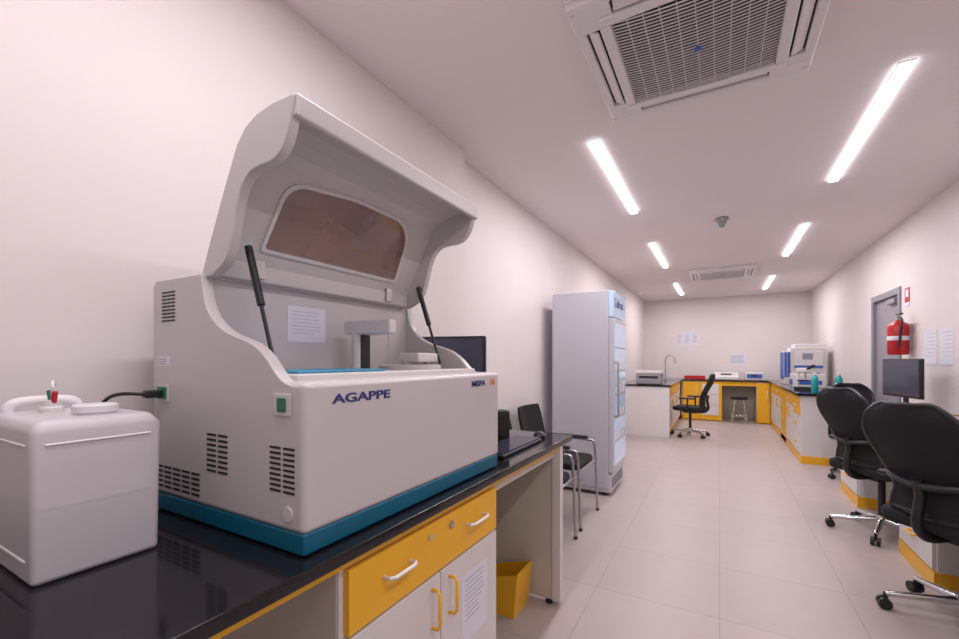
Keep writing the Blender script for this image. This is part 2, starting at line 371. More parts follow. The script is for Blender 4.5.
a.add('lid_window', winbm(wi, -0.003, 0.001), M_win)
front2 = [(-1.10, 1.478), (-1.045, 1.505), (-1.015, 1.55), (-0.995, 1.62), (-0.975, 1.67), (-0.945, 1.700), (-0.905, 1.708), (-0.86, 1.710), (-0.825, 1.728), (-0.803, 1.765), (-0.790, 1.81)]
fr = [(p.x, p.y) for p in catmull([Vector((x, z, 0)) for x, z in front2], 4)]
ck = outer + fr[::-1]
a.prism('lid_cheek_near', ck, 'y', LY0-0.004, LY0+0.02, M_body, bevel=0.004)
a.prism('lid_cheek_far', ck, 'y', LY1-0.02, LY1+0.004, M_body, bevel=0.004)
a.box('lid_lip', -0.800, -0.780, LY0, LY1, 1.79, 1.840, M_body, bevel=0.006, seg=3)
a.box('lid_lower_rail', -1.125, -1.095, LY0+0.02, LY1-0.02, 1.482, 1.53, M_body, bevel=0.006)
a.boxes('lid_brackets', [(-1.10, -1.085, y, y+0.03, 1.49, 1.54) for y in (0.70, 1.22)], M_steel, bevel=0.002)
def strut(n_, y):
    p0 = Vector((-0.93, y, 1.255)); p1 = Vector((-1.035, y, 1.555))
    mid = p0.lerp(p1, 0.5)
    a.cyl(n_+'_rod', p0, mid, 0.005, M_black, n=12); a.cyl(n_+'_sleeve', mid, p1, 0.0095, M_black, n=14)
strut('strut_left', 0.65); strut('strut_right', 1.345)
def slots(name, x0, x1, z0, z1, cols, rows):
    L = []; cw = (x1-x0)/cols; rh = (z1-z0)/rows
    for i in range(cols):
        for j in range(rows):
            L.append((x0+i*cw+cw*0.10, x0+(i+1)*cw-cw*0.10, YA-0.0012, YA+0.002, z0+j*rh+rh*0.28, z0+(j+1)*rh-rh*0.28))
    a.boxes(name, L, M_dark)
slots('vent_top', -1.315, -1.245, 1.37, 1.455, 3, 9)
slots('vent_mid', -1.100, -1.005, 0.995, 1.095, 2, 8)
slots('vent_front', -0.855, -0.765, 0.985, 1.088, 2, 9)
slots('vent_rear', -1.35, -1.125, 0.925, 0.99, 5, 5)
a.box('power_switch_frame', -0.833, -0.779, YA-0.004, YA, 1.152, 1.198, M_body2, bevel=0.001)
a.box('power_switch', -0.820, -0.792, YA-0.007, YA-0.003, 1.160, 1.190, M_green, bevel=0.002)
a.box('inlet_frame', -1.335, -1.275, YA-0.004, YA, 1.16, 1.205, M_body2, bevel=0.001)
a.box('inlet_socket', -1.328, -1.283, YA-0.007, YA-0.003, 1.165, 1.198, M_green, bevel=0.002)
a.box('plug', -1.322, -1.295, YA-0.045, YA-0.006, 1.170, 1.190, M_black, bevel=0.005)
a.tube('power_cable', [(-1.308, YA-0.04, 1.18), (-1.33, YA-0.085, 1.183), (-1.38, YA-0.10, 1.165), (-1.42, YA-0.11, 1.11), (-1.44, YA-0.10, 1.0), (-1.44, YA-0.07, TC+0.01)], 0.0045, M_black)
a.boxes('side_labels', [(-1.33, -1.27, YA-0.001, YA, 1.255, 1.28)], M_paper)
a.boxes('side_label_print', [(-1.325, -1.275-random.random()*0.02, YA-0.0015, YA-0.0005, 1.259+i*0.006, 1.261+i*0.006) for i in range(3)], M_ink)
a.cyl('port_cover', (-0.79, YA+0.001, 0.945), (-0.79, YA-0.003, 0.945), 0.016, M_body2, bevel=0.001)
def text(g, s_, loc, size, m, rot=(math.pi/2, 0, math.pi/2), name='lettering', ext=0.0006, sx=1.0):
    c = bpy.data.curves.new(name, 'FONT'); c.body = s_; c.size = size; c.extrude = ext; c.offset = 0.0006; c.materials.append(m)
    o = bpy.data.objects.new(name, c); S.collection.objects.link(o); o.parent = g.e; o.location = Vector(loc)-g.o; o.rotation_euler = rot; o.scale = (sx, 1, 1); return o
text(a, 'AGAPPE', (XF+0.0015, 0.658, 1.174), 0.029, M_navy, sx=1.8, name='front_lettering')
text(a, 'MISPA', (XF+0.0015, 1.26, 1.178), 0.028, M_navy, sx=1.3, name='model_lettering')
text(a, 'XS', (XF+0.0015, 1.395, 1.178), 0.028, M_orange, sx=1.1, name='model_suffix')

# ------------------------------------------------------------ jug (semi-transparent wall, liquid inside)
j = G('plastic_jerrycan', (-1.225, 0.375, TC))
jx0, jx1, jy0, jy1 = -1.375, -1.066, 0.266, 0.472
def tank(name, secs, m, bevel, e=0.0):
    bm = bmesh.new(); prev = None; firstr = None
    for zz, ins in secs:
        ins += e
        ring = [bm.verts.new(v) for v in ((jx0+ins, jy0+ins, TC+zz), (jx1-ins, jy0+ins, TC+zz), (jx1-ins, jy1-ins, TC+zz), (jx0+ins, jy1-ins, TC+zz))]
        if prev:
            for t in range(4): bm.faces.new((prev[t], prev[(t+1) % 4], ring[(t+1) % 4], ring[t]))
        else: firstr = ring
        prev = ring
    bm.faces.new(firstr); bm.faces.new(prev)
    return j.add(name, bm, m, bevel=bevel, seg=4)
tank('body', [(0.0005, 0.003), (0.276, 0.0), (0.298, 0.014)], M_jug, 0.010)
tank('liquid', [(0.006, 0.003), (0.128, 0.002)], M_liq, 0.006, 0.005)
tank('inner_air_space', [(0.132, 0.002), (0.272, 0.002), (0.290, 0.016)], M_foam, 0.004, 0.012)
j.boxes('molded_ribs', [(jx0+0.03, jx1-0.02, jy0-0.002, jy0+0.004, TC+0.252, TC+0.257), (jx1-0.004, jx1+0.002, jy0+0.02, jy1-0.02, TC+0.252, TC+0.257), (jx0+0.03, jx1-0.03, jy0, jy0+0.006, TC+0.04, TC+0.045)], M_jugs, bevel=0.002)
j.tube('carry_handle', [(-1.335, 0.30, TC+0.285), (-1.335, 0.302, TC+0.308), (-1.335, 0.325, TC+0.318), (-1.335, 0.39, TC+0.318), (-1.335, 0.413, TC+0.308), (-1.335, 0.415, TC+0.285)], 0.011, M_jugs, n=14)
j.lathe('cap', (-1.145, 0.385, TC+0.291), [(0.034, 0), (0.034, 0.010), (0.038, 0.012), (0.038, 0.024), (0.034, 0.027), (0.0, 0.027)], M_jugs)
j.lathe('fitting_neck', (-1.245, 0.345, TC+0.29), [(0.020, 0), (0.020, 0.018), (0.016, 0.022), (0.016, 0.034), (0.0, 0.035)], M_white)
j.cyl('red_fitting', (-1.233, 0.345, TC+0.320), (-1.226, 0.345, TC+0.343), 0.005, M_red)
j.cyl('green_fitting', (-1.255, 0.347, TC+0.320), (-1.266, 0.347, TC+0.343), 0.0045, M_green)
j.cyl('white_fitting', (-1.245, 0.349, TC+0.322), (-1.245, 0.349, TC+0.352), 0.0035, M_white)
j.tube('tubing', [(-1.245, 0.347, TC+0.335), (-1.257, 0.35, TC+0.362), (-1.30, 0.365, TC+0.35), (-1.38, 0.375, TC+0.30), (-1.42, 0.39, TC+0.2), (-1.43, 0.42, TC+0.01)], 0.003, M_jugs)

# ------------------------------------------------------------ computer on left counter
def monitor(loc, rot, w=0.46, h=0.29, zb=0.10, tilt=0.0, name='computer_monitor'):
    g = G(name, loc, rot, world=False)   # screen faces -Y local
    g.prism('foot', roundpoly([(-0.11, -0.08), (0.11, -0.08), (0.11, 0.09), (-0.11, 0.09)], [0.03]*4), 'z', 0, 0.012, M_black)
    g.box('neck', -0.025, 0.025, 0.03, 0.05, 0.012, zb+h*0.6, M_black, bevel=0.004)
    g.box('housing', -w/2, w/2, -0.002, 0.03, zb, zb+h, M_black, bevel=0.006)
    g.box('screen', -w/2+0.012, w/2-0.012, -0.004, 0.0, zb+0.02, zb+h-0.012, M_screen)
    return g
monitor((-1.215, 1.80, TC), math.radians(15), 0.42, 0.27, 0.26)
g = G('computer_speaker', (-0.975, 1.95, TC), 0.9, world=False)
g.box('cabinet', -0.035, 0.035, -0.04, 0.04, 0, 0.155, M_black, bevel=0.008)
g.cyl('driver', (0, -0.04, 0.055), (0, -0.044, 0.055), 0.026, M_black)
g.cyl('tweeter', (0, -0.04, 0.115), (0, -0.044, 0.115), 0.014, M_black)
g = G('computer_keyboard', (-0.85, 1.80, TC))
g.box('case', -0.93, -0.78, 1.585, 2.03, TC, TC+0.014, M_black, bevel=0.005)
g.boxes('keys', [(-0.922+r_*0.023, -0.904+r_*0.023, 1.595+c*0.0205, 1.611+c*0.0205, TC+0.014, TC+0.021) for r_ in range(6) for c in range(21)], M_screen)
g = G('computer_mouse', (-0.83, 2.12, TC), world=False)
g.lathe('shell', (0, 0, 0), [(0.03, 0), (0.034, 0.01), (0.028, 0.024), (0.014, 0.032), (0.0, 0.034)], M_black)

# ------------------------------------------------------------ chairs
def office_chair(loc, rot, scale=1.0, bw=1.0):
    g = G('office_chair', loc, rot, world=False); g.e.scale = (scale,)*3
    for i in range(5):
        an = 2*math.pi*i/5+0.3; dx, dy = math.cos(an), math.sin(an)
        g.cyl('base_leg_%d' % (i+1), (dx*0.03, dy*0.03, 0.105), (dx*0.29, dy*0.29, 0.075), 0.022, M_chrome, 0.014, n=12)
        tx, ty = -dy, dx
        for sgn in (-1, 1):
            c = Vector((dx*0.295+tx*0.016*sgn, dy*0.295+ty*0.016*sgn, 0.028))
            g.cyl('caster_%d' % (i+1), c-Vector((tx, ty, 0))*0.010, c+Vector((tx, ty, 0))*0.010, 0.028, M_black, n=18)
        g.cyl('caster_stem_%d' % (i+1), (dx*0.29, dy*0.29, 0.03), (dx*0.29, dy*0.29, 0.08), 0.010, M_black, n=10)
    g.cyl('hub', (0, 0, 0.08), (0, 0, 0.14), 0.035, M_chrome)
    g.cyl('gas_lift', (0, 0, 0.14), (0, 0, 0.42), 0.022, M_black)
    g.box('mechanism', -0.08, 0.08, -0.12, 0.10, 0.40, 0.445, M_black, bevel=0.01)
    g.prism('seat', roundpoly([(-0.24, -0.22), (-0.23, 0.25), (0.23, 0.25), (0.24, -0.22)], [0.08, 0.12, 0.12, 0.08]), 'z', 0.445, 0.515, M_mesh, bevel=0.022)
    nx, nz = 12, 20
    def bp(u, v, off):
        z = 0.53+v*0.53
        w = (0.155+0.05*math.sin(math.pi*max(0, min(1, (v-0.2)/0.8))**0.8)+0.018*math.cos(v*8))*bw
        if v > 0.85: w -= 0.05*((v-0.85)/0.15)**2
        x = u*w
        y = -0.225-0.11*v+0.035*u*u+0.035*math.cos((v-0.25)*5)
        return Vector((x, y-off, z))
    bm = bmesh.new()
    F = [[bm.verts.new(bp(-1+2*i/nx, k_/nz, 0)) for i in range(nx+1)] for k_ in range(nz+1)]
    B = [[bm.verts.new(bp(-1+2*i/nx, k_/nz, 0.018)) for i in range(nx+1)] for k_ in range(nz+1)]
    for k_ in range(nz):
        for i in range(nx):
            bm.faces.new((F[k_][i], F[k_][i+1], F[k_+1][i+1], F[k_+1][i])); bm.faces.new((B[k_][i], B[k_+1][i], B[k_+1][i+1], B[k_][i+1]))
        bm.faces.new((F[k_][0], F[k_+1][0], B[k_+1][0], B[k_][0])); bm.faces.new((F[k_][nx], B[k_][nx], B[k_+1][nx], F[k_+1][nx]))
    for i in range(nx):
        bm.faces.new((F[0][i], B[0][i], B[0][i+1], F[0][i+1])); bm.faces.new((F[nz][i], F[nz][i+1], B[nz][i+1], B[nz][i]))
    g.add('back_mesh', bm, M_mesh, smooth=True)
    rim = [bp(-1, v/10, 0.011) for v in range(11)]+[bp(-0.5, 1, 0.011), bp(0, 1, 0.011), bp(0.5, 1, 0.011)]+[bp(1, 1-v/10, 0.011) for v in range(11)]
    rim += [bp(0.3, 0, 0.011), bp(-0.3, 0, 0.011), bp(-1, 0, 0.011)]
    g.tube('back_frame', rim, 0.014, M_black, n=8)
    g.tube('lumbar_bar', [bp(-0.95, 0.32, 0.02), bp(-0.6, 0.30, 0.045), bp(0, 0.28, 0.055), bp(0.6, 0.30, 0.045), bp(0.95, 0.32, 0.02)], 0.018, M_black, n=8)
    g.tube('spine', [(0, -0.08, 0.425), (0, -0.22, 0.43), (0, -0.28, 0.50), bp(0, 0.18, 0.05), bp(0, 0.34, 0.05)], 0.022, M_black, n=10)
    for sx in (-1, 1):
        g.tube('arm_support', [(sx*0.20, -0.02, 0.45), (sx*0.265, -0.02, 0.46), (sx*0.275, -0.02, 0.56), (sx*0.265, -0.02, 0.655)], 0.014, M_black, n=8)
        g.box('arm_pad', sx*0.265-0.035, sx*0.265+0.035, -0.13, 0.11, 0.65, 0.68, M_black, bevel=0.012)
    return g
office_chair((1.03, 2.93, 0), math.radians(-52))
office_chair((1.03, 4.15, 0), math.radians(-55), bw=0.92)
office_chair((1.30, 5.92, 0), math.radians(185), 0.94)
office_chair((-0.43, 7.95, 0), math.radians(80), 0.97)

def visitor_chair(loc, rot):
    g = G('visitor_chair', loc, rot, world=False)
    g.prism('seat', roundpoly([(-0.23, -0.22), (-0.23, 0.23), (0.23, 0.23), (0.23, -0.22)], [0.06, 0.08, 0.08, 0.06]), 'z', 0.43, 0.48, M_mesh, bevel=0.016)
    bm = bmesh.new(); nx, nz = 10, 8; RR = []
    for off in (0, 0.02):
        RR.append([[bm.verts.new(((-1+2*i/nx)*0.225*(1-0.10*abs(2*k/nz-1)**4), -0.225-0.07*k/nz+0.03*(-1+2*i/nx)**2-off, 0.58+0.30*k/nz)) for i in range(nx+1)] for k in range(nz+1)])
    A, B = RR
    for k in range(nz):
        for i in range(nx):
            bm.faces.new((A[k][i], A[k][i+1], A[k+1][i+1], A[k+1][i])); bm.faces.new((B[k][i], B[k+1][i], B[k+1][i+1], B[k][i+1]))
        bm.faces.new((A[k][0], A[k+1][0], B[k+1][0], B[k][0])); bm.faces.new((A[k][nx], B[k][nx], B[k+1][nx], A[k+1][nx]))
    for i in range(nx):
        bm.faces.new((A[0][i], B[0][i], B[0][i+1], A[0][i+1])); bm.faces.new((A[nz][i], A[nz][i+1], B[nz][i+1], B[nz][i]))
    g.add('backrest', bm, M_mesh, smooth=True)
    for sx in (-1, 1):
        g.tube('side_frame', [(sx*0.25, 0.25, 0.012), (sx*0.25, 0.235, 0.42), (sx*0.25, 0.22, 0.56), (sx*0.25, 0.17, 0.59), (sx*0.25, -0.15, 0.60), (sx*0.25, -0.22, 0.60)], 0.011, M_steel, n=10)
        g.tube('rear_leg', [(sx*0.24, -0.27, 0.012), (sx*0.235, -0.20, 0.43), (sx*0.23, -0.235, 0.60), (sx*0.22, -0.28, 0.80)], 0.011, M_steel, n=10)
        g.box('armrest', sx*0.25-0.022, sx*0.25+0.022, -0.16, 0.17, 0.60, 0.622, M_black, bevel=0.01)
        g.cyl('glide_front', (sx*0.25, 0.25, 0), (sx*0.25, 0.25, 0.02), 0.014, M_black, n=12)
        g.cyl('glide_rear', (sx*0.24, -0.27, 0), (sx*0.24, -0.27, 0.02), 0.014, M_black, n=12)
    g.tube('cross_rail_front', [(-0.25, 0.225, 0.425), (0.25, 0.225, 0.425)], 0.010, M_steel, smoothpath=False)
    g.tube('cross_rail_rear', [(-0.235, -0.20, 0.425), (0.235, -0.20, 0.425)], 0.010, M_steel, smoothpath=False)
visitor_chair((-1.14, 2.72, 0), math.radians(-90))
visitor_chair((-1.15, 3.38, 0), math.radians(-90))

# ------------------------------------------------------------ refrigerator
f = G('laboratory_refrigerator', (-1.17, 4.3, 0))
x0, x1, y0, y1, H = -1.445, -0.90, 4.03, 4.62, 1.92
f.box('cabinet', x0, x1, y0, y1, 0.07, H, M_fr, bevel=0.008)
f.box('plinth', x0+0.02, x1+0.02, y0+0.01, y1-0.01, 0.03, 0.2, M_fr, bevel=0.01)
f.boxes('plinth_grille', [(x1+0.02, x1+0.022, y0+0.05, y1-0.05, 0.07+i*0.02, 0.078+i*0.02) for i in range(5)], M_dark)
for i, (px, py) in enumerate([(x0+0.06, y0+0.06), (x1-0.05, y0+0.06), (x0+0.06, y1-0.06), (x1-0.05, y1-0.06)]):
    f.cyl('caster_%d' % (i+1), (px, py-0.015, 0.035), (px, py+0.015, 0.035), 0.035, M_black)
f.box('door_frame', x1, x1+0.045, y0+0.005, y1-0.005, 0.22, 1.66, M_fr, bevel=0.008)
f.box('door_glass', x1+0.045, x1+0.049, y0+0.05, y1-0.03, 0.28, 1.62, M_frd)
f.boxes('shelves', [(x1+0.0491, x1+0.0496, y0+0.05, y1-0.03, z, z+0.012) for z in (0.50, 0.72, 0.94, 1.16, 1.38)], M_grey)
f.boxes('shelved_vials', [(x1+0.0491, x1+0.0495, y0+0.09+q*0.07, y0+0.13+q*0.07, z, z+0.06+0.03*random.random()) for z in (0.512, 0.732, 0.952, 1.172) for q in range(6)], M_white)
handle(f, 'door_handle', (x1+0.045, y0+0.03, 0.75), (x1+0.045, y0+0.03, 1.25), (0.04, 0, 0), M_grey, r=0.009)
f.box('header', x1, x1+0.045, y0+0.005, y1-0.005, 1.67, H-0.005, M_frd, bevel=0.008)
text(f, 'Celfrost', (x1+0.047, y0+0.05, 1.77), 0.12, M_navy, name='header_lettering')

# ------------------------------------------------------------ far / right counters
def fronts(g, axis, pos, out, spans, ztop=TC-0.04):
    for i, (a0, a1, kind) in enumerate(spans):
        def bx(nm, b0, b1, z0, z1, m, t=0.018):
            lo, hi = sorted((pos, pos+out*t))
            if axis == 'x': g.box(nm, lo, hi, b0, b1, z0, z1, m, bevel=0.002)
            else: g.box(nm, b0, b1, lo, hi, z0, z1, m, bevel=0.002)
        def hd(nm, b0, b1, z0, z1, m):
            p = pos+out*0.018
            if axis == 'x': handle(g, nm, (p, b0, z0), (p, b1, z1), (out*0.028, 0, 0), m)
            else: handle(g, nm, (b0, p, z0), (b1, p, z1), (0, out*0.028, 0), m)
        c = (a0+a1)/2
        if kind == 'dd':
            bx('drawer_%d' % i, a0+0.01, a1-0.01, ztop-0.17, ztop-0.01, M_yel)
            hd('drawer_handle_%d' % i, c-0.05, c+0.05, ztop-0.09, ztop-0.09, M_white)
            bx('door_%d_a' % i, a0+0.01, c-0.002, 0.11, ztop-0.18, M_white)
            bx('door_%d_b' % i, c+0.002, a1-0.01, 0.11, ztop-0.18, M_white)
            hd('door_handle_%d_a' % i, c-0.04, c-0.04, ztop-0.34, ztop-0.22, M_yel)
            hd('door_handle_%d_b' % i, c+0.04, c+0.04, ztop-0.34, ztop-0.22, M_yel)
        elif kind == 'yel':
            bx('panel_%d' % i, a0+0.01, a1-0.01, 0.02, ztop-0.01, M_yel)
            hd('panel_handle_%d' % i, a1-0.06, a1-0.06, 0.5, 0.65, M_white)
        elif kind == 'wd':
            bx('frame_%d' % i, a0, a1, 0.02, ztop, M_yel, 0.012)
            for k in range(3):
                zz = 0.12+k*(ztop-0.16)/3
                bx('drawer_%d_%d' % (i, k), a0+0.05, a1-0.05, zz, zz+(ztop-0.16)/3-0.01, M_white, 0.024)
        elif kind == 'dr3':
            for k in range(3):
                zz = 0.10+k*(ztop-0.11)/3
                bx('drawer_%d_%d' % (i, k), a0+0.01, a1-0.01, zz, zz+(ztop-0.11)/3-0.008, M_yel if k == 2 else M_white)
                hd('handle_%d_%d' % (i, k), c-0.05, c+0.05, zz+0.12, zz+0.12, M_yel if k < 2 else M_white)

YC = 10.12
g = G('laboratory_counter', (0, 10.45, 0))
g.box('granite_top', XL2+0.01, XR-0.01, YC-0.03, YB-0.01, TC-0.03, TC, M_gran, bevel=0.003)
g.box('carcass_left', -0.72, 0.04, YC, YB-0.02, 0.08, TC-0.03, M_cream)
g.box('carcass_right', 0.64, 0.88, YC, YB-0.02, 0.08, TC-0.03, M_cream)
g.box('rail', 0.04, 0.64, YC, YC+0.02, TC-0.12, TC-0.03, M_yel)
g.box('kneehole_back', 0.04, 0.64, YB-0.04, YB-0.02, 0.0, TC-0.03, M_cream)
g.boxes('plinth', [(-0.72, 0.04, YC+0.03, YB-0.03, 0, 0.08), (0.64, 0.88, YC+0.03, YB-0.03, 0, 0.08)], M_yel)
fronts(g, 'y', YC, -1, [(-0.70, -0.37, 'yel'), (-0.37, 0.04, 'wd'), (0.64, 0.875, 'yel')])
g = G('laboratory_counter', (-1.15, 8.8, 0))
g.box('granite_top', XL2+0.01, -0.69, 7.55, YC-0.035, TC-0.03, TC, M_gran, bevel=0.003)
g.box('carcass', XL2+0.01, -0.74, 7.60, YC-0.035, 0.08, TC-0.03, M_white)
g.box('end_panel', XL2+0.01, -0.715, 7.57, 7.60, 0.0, TC-0.03, M_white, bevel=0.002)
g.box('plinth', XL2+0.02, -0.76, 7.60, YC-0.035, 0.0, 0.08, M_yel)
fronts(g, 'x', -0.74, 1, [(7.62, 8.3, 'dd'), (8.3, 9.0, 'dd'), (9.0, 9.7, 'dd')])
g = G('laboratory_counter', (1.2, 8.3, 0))
g.box('granite_top', 0.83, XR-0.01, 6.98, YC-0.035, TC-0.03, TC, M_gran, bevel=0.003)
g.box('granite_top_front', 0.83, XR-0.20, 6.48, 6.98, TC-0.03, TC, M_gran, bevel=0.003)
g.box('carcass', 0.89, XR-0.22, 6.54, YC-0.035, 0.08, TC-0.03, M_white)
g.box('end_panel', 0.87, XR-0.21, 6.51, 6.54, 0.09, TC-0.03, M_white, bevel=0.002)
g.box('end_kick', 0.87, XR-0.21, 6.50, 6.54, 0.0, 0.09, M_yel, bevel=0.002)
g.box('plinth', 0.872, XR-0.24, 6.54, YC-0.035, 0.0, 0.09, M_yel)
fronts(g, 'x', 0.89, -1, [(6.56, 7.15, 'dr3'), (7.15, 7.85, 'dd'), (7.85, 8.5, 'yel'), (8.5, 9.2, 'dd'), (9.2, 10.05, 'dd')])
DZ = 0.76
g = G('computer_desk', (1.3, 3.9, 0))
g.box('granite_top', 1.0, XR-0.014, 1.6, 5.45, DZ-0.03, DZ, M_gran, bevel=0.004)
g.box('top_rail', 1.03, 1.05, 1.65, 5.4, DZ-0.06, DZ-0.03, M_yel)
for i, (p, q) in enumerate([(1.65, 2.20), (3.30, 3.82), (4.80, 5.38)]):
    g.box('pedestal_%d' % i, 1.05, XR-0.03, p, q, 0.09, DZ-0.03, M_white, bevel=0.002)
    g.box('pedestal_kick_%d' % i, 1.035, XR-0.03, p-0.005, q+0.005, 0, 0.09, M_yel)
    fronts(g, 'x', 1.05, -1, [(p, q, 'dr3')], ztop=DZ-0.06)
g.box('modesty_panel', XR-0.05, XR-0.03, 2.25, 4.75, 0.1, DZ-0.03, M_cream)

# desk objects
monitor((1.36, 5.0, DZ), math.radians(-80), 0.54, 0.33, 0.19)
g = G('computer_keyboard', (1.13, 4.80, DZ))
g.box('case', 1.06, 1.20, 4.58, 5.02, DZ, DZ+0.018, M_black, bevel=0.005)
g.boxes('keys', [(1.067+r_*0.0215, 1.085+r_*0.0215, 4.59+c*0.0205, 4.607+c*0.0205, DZ+0.018, DZ+0.023) for r_ in range(6) for c in range(20)], M_grey)
g = G('cable_bundle', (1.35, 4.05, DZ), world=False)
for i in range(26):
    pts = []; x = random.uniform(-0.2, 0.12); y = random.uniform(-0.35, 0.2)
    for k in range(5):
        pts.append((max(-0.3, min(0.2, x)), y, 0.008+random.random()*0.13)); x += random.uniform(-0.12, 0.12); y += random.uniform(0.03, 0.1)
    g.tube('cable_%d' % i, pts, 0.006, [M_black, M_black, M_skin, M_lblue, M_orange][i % 5], n=6)
g.box('network_switch', -0.02, 0.16, 0.1, 0.34, 0, 0.035, M_black, bevel=0.004)
g.box('power_adapter', -0.18, -0.10, -0.1, 0.02, 0, 0.04, M_black, bevel=0.006)
g = G('barcode_scanner', (1.30, 4.46, DZ), 0.6, world=False)
g.lathe('base', (0, 0, 0), [(0.05, 0), (0.05, 0.01), (0.02, 0.02), (0.0, 0.02)], M_black)
g.cyl('stem', (0, 0, 0.015), (0.01, 0, 0.12), 0.012, M_black)
g.prism('head', [(-0.05, 0.11), (0.05, 0.13), (0.055, 0.17), (-0.045, 0.165)], 'y', -0.025, 0.025, M_black, bevel=0.006)
g = G('cardboard_box', (1.42, 3.42, DZ), 0.3, world=False)
g.box('carton', -0.09, 0.09, -0.10, 0.10, 0, 0.06, M_skin, bevel=0.002)
g.box('tape', -0.02, 0.02, -0.101, 0.101, 0.059, 0.061, M_paper)
g = G('paper_stack', (1.22, 2.95, DZ), 0.2, world=False)
g.boxes('sheets', [(-0.105+random.uniform(-.01, .01), 0.105+random.uniform(-.01, .01), -0.148, 0.148, i*0.003, i*0.003+0.0025) for i in range(6)], M_paper)
g = G('desk_telephone', (1.18, 5.25, DZ), 1.4, world=False)
g.prism('base', [(-0.10, 0), (0.10, 0), (0.10, 0.06), (-0.10, 0.03)], 'y', -0.09, 0.09, M_black, bevel=0.006)
g.tube('handset', [(-0.09, -0.07, 0.06), (-0.05, -0.07, 0.085), (0.05, -0.07, 0.10), (0.10, -0.07, 0.085)], 0.018, M_black)

def bottle(loc, h, m):
    g = G('water_bottle', loc, world=False)
    g.lathe('body', (0, 0, 0), [(0.034, 0), (0.038, 0.01), (0.038, h*0.7), (0.034, h*0.78), (0.016, h*0.88), (0.015, h*0.9)], m)
    g.lathe('cap', (0, 0, h*0.89), [(0.019, 0), (0.019, h*0.1), (0.015, h*0.11), (0, h*0.11)], M_white)
bottle((1.03, 6.66, TC), 0.25, M_tealb); bottle((1.25, 6.60, TC), 0.25, M_tealb)

# analyser on right counter
g = G('hematology_analyzer', (1.24, 9.05, TC), world=False)
g.box('cabinet', -0.20, 0.28, -0.22, 0.25, 0.0, 0.62, M_white, bevel=0.02, seg=3)
g.box('upper_module', -0.14, 0.28, -0.18, 0.25, 0.62, 0.68, M_acw, bevel=0.012, seg=3)
g.box('reagent_bay', -0.29, -0.20, -0.20, 0.22, 0, 0.56, M_acw, bevel=0.008)
g.boxes('blue_columns', [(-0.302, -0.29, -0.17+i*0.13, -0.08+i*0.13, 0.08, 0.54) for i in range(3)]+[(-0.285, -0.25, -0.212, -0.20, 0.12, 0.54), (-0.24, -0.205, -0.212, -0.20, 0.12, 0.54)], M_lblue, bevel=0.002)
g.box('front_panel', -0.15, 0.23, -0.232, -0.22, 0.28, 0.56, M_acw, bevel=0.006)
g.box('display', -0.04, 0.10, -0.236, -0.230, 0.42, 0.52, M_grey, bevel=0.002)
g.box('blue_stripe', -0.15, 0.23, -0.236, -0.230, 0.28, 0.32, M_lblue)
g = G('benchtop_centrifuge', (1.15, 8.0, TC), world=False)
g.prism('housing', roundpoly([(-0.2, -0.2), (0.2, -0.2), (0.2, 0.2), (-0.2, 0.2)], [0.05]*4), 'z', 0, 0.2, M_white, bevel=0.01)
g.lathe('lid', (0, 0.02, 0.2), [(0.16, 0), (0.15, 0.025), (0.08, 0.04), (0, 0.042)], M_grey)
g.box('control_panel', -0.206, -0.2, -0.15, 0.15, 0.04, 0.12, M_lblue)
g.box('front_panel', -0.14, 0.14, -0.206, -0.2, 0.05, 0.11, M_lblue)
g = G('binocular_microscope', (1.02, 7.4, TC), math.radians(70), world=False)
g.prism('base', roundpoly([(-0.08, -0.1), (0.08, -0.1), (0.08, 0.1), (-0.08, 0.1)], [0.03]*4), 'z', 0, 0.035, M_black)
g.box('arm', -0.02, 0.02, 0.05, 0.09, 0.03, 0.28, M_white, bevel=0.01)
g.box('stage', -0.07, 0.07, -0.07, 0.06, 0.12, 0.135, M_black)
g.cyl('objective', (0, -0.02, 0.15), (0, -0.02, 0.24), 0.015, M_steel); g.box('head', -0.035, 0.035, -0.06, 0.08, 0.24, 0.30, M_white, bevel=0.012)
for sx in (-1, 1): g.cyl('eyepiece', (sx*0.025, -0.04, 0.28), (sx*0.03, -0.12, 0.34), 0.013, M_black)

g = G('laser_printer', (-1.05, 7.85, TC), world=False)
g.box('body', -0.2, 0.2, -0.18, 0.18, 0, 0.17, M_grey, bevel=0.015)
g.box('scanner_lid', -0.2, 0.2, -0.18, 0.18, 0.175, 0.225, M_white, bevel=0.012)
g.box('output_slot', -0.15, 0.15, -0.182, -0.17, 0.10, 0.14, M_dark)
g.box('control_strip', 0.195, 0.203, -0.12, 0.12, 0.13, 0.165, M_black)
g = G('laboratory_faucet', (-0.95, 9.3, TC), world=False)
g.cyl('base', (0, 0, 0), (0, 0, 0.04), 0.03, M_steel)
g.tube('gooseneck', [(0, 0, 0.03), (0, 0, 0.3), (0.0, 0.0, 0.42), (0.05, 0, 0.5), (0.13, 0, 0.5), (0.17, 0, 0.42), (0.175, 0, 0.34)], 0.013, M_steel)
g.cyl('lever', (0, 0, 0.12), (0, -0.09, 0.14), 0.008, M_steel)
g = G('steel_sink', (-0.93, 9.62, TC), world=False)
g.boxes('rim', [(-0.15, 0.19, -0.22, -0.20, 0, 0.006), (-0.15, 0.19, 0.20, 0.22, 0, 0.006), (-0.15, -0.13, -0.2, 0.2, 0, 0.006), (0.17, 0.19, -0.2, 0.2, 0, 0.006)], M_chrome)
g.box('basin', -0.13, 0.17, -0.2, 0.2, 0, 0.002, M_steel)

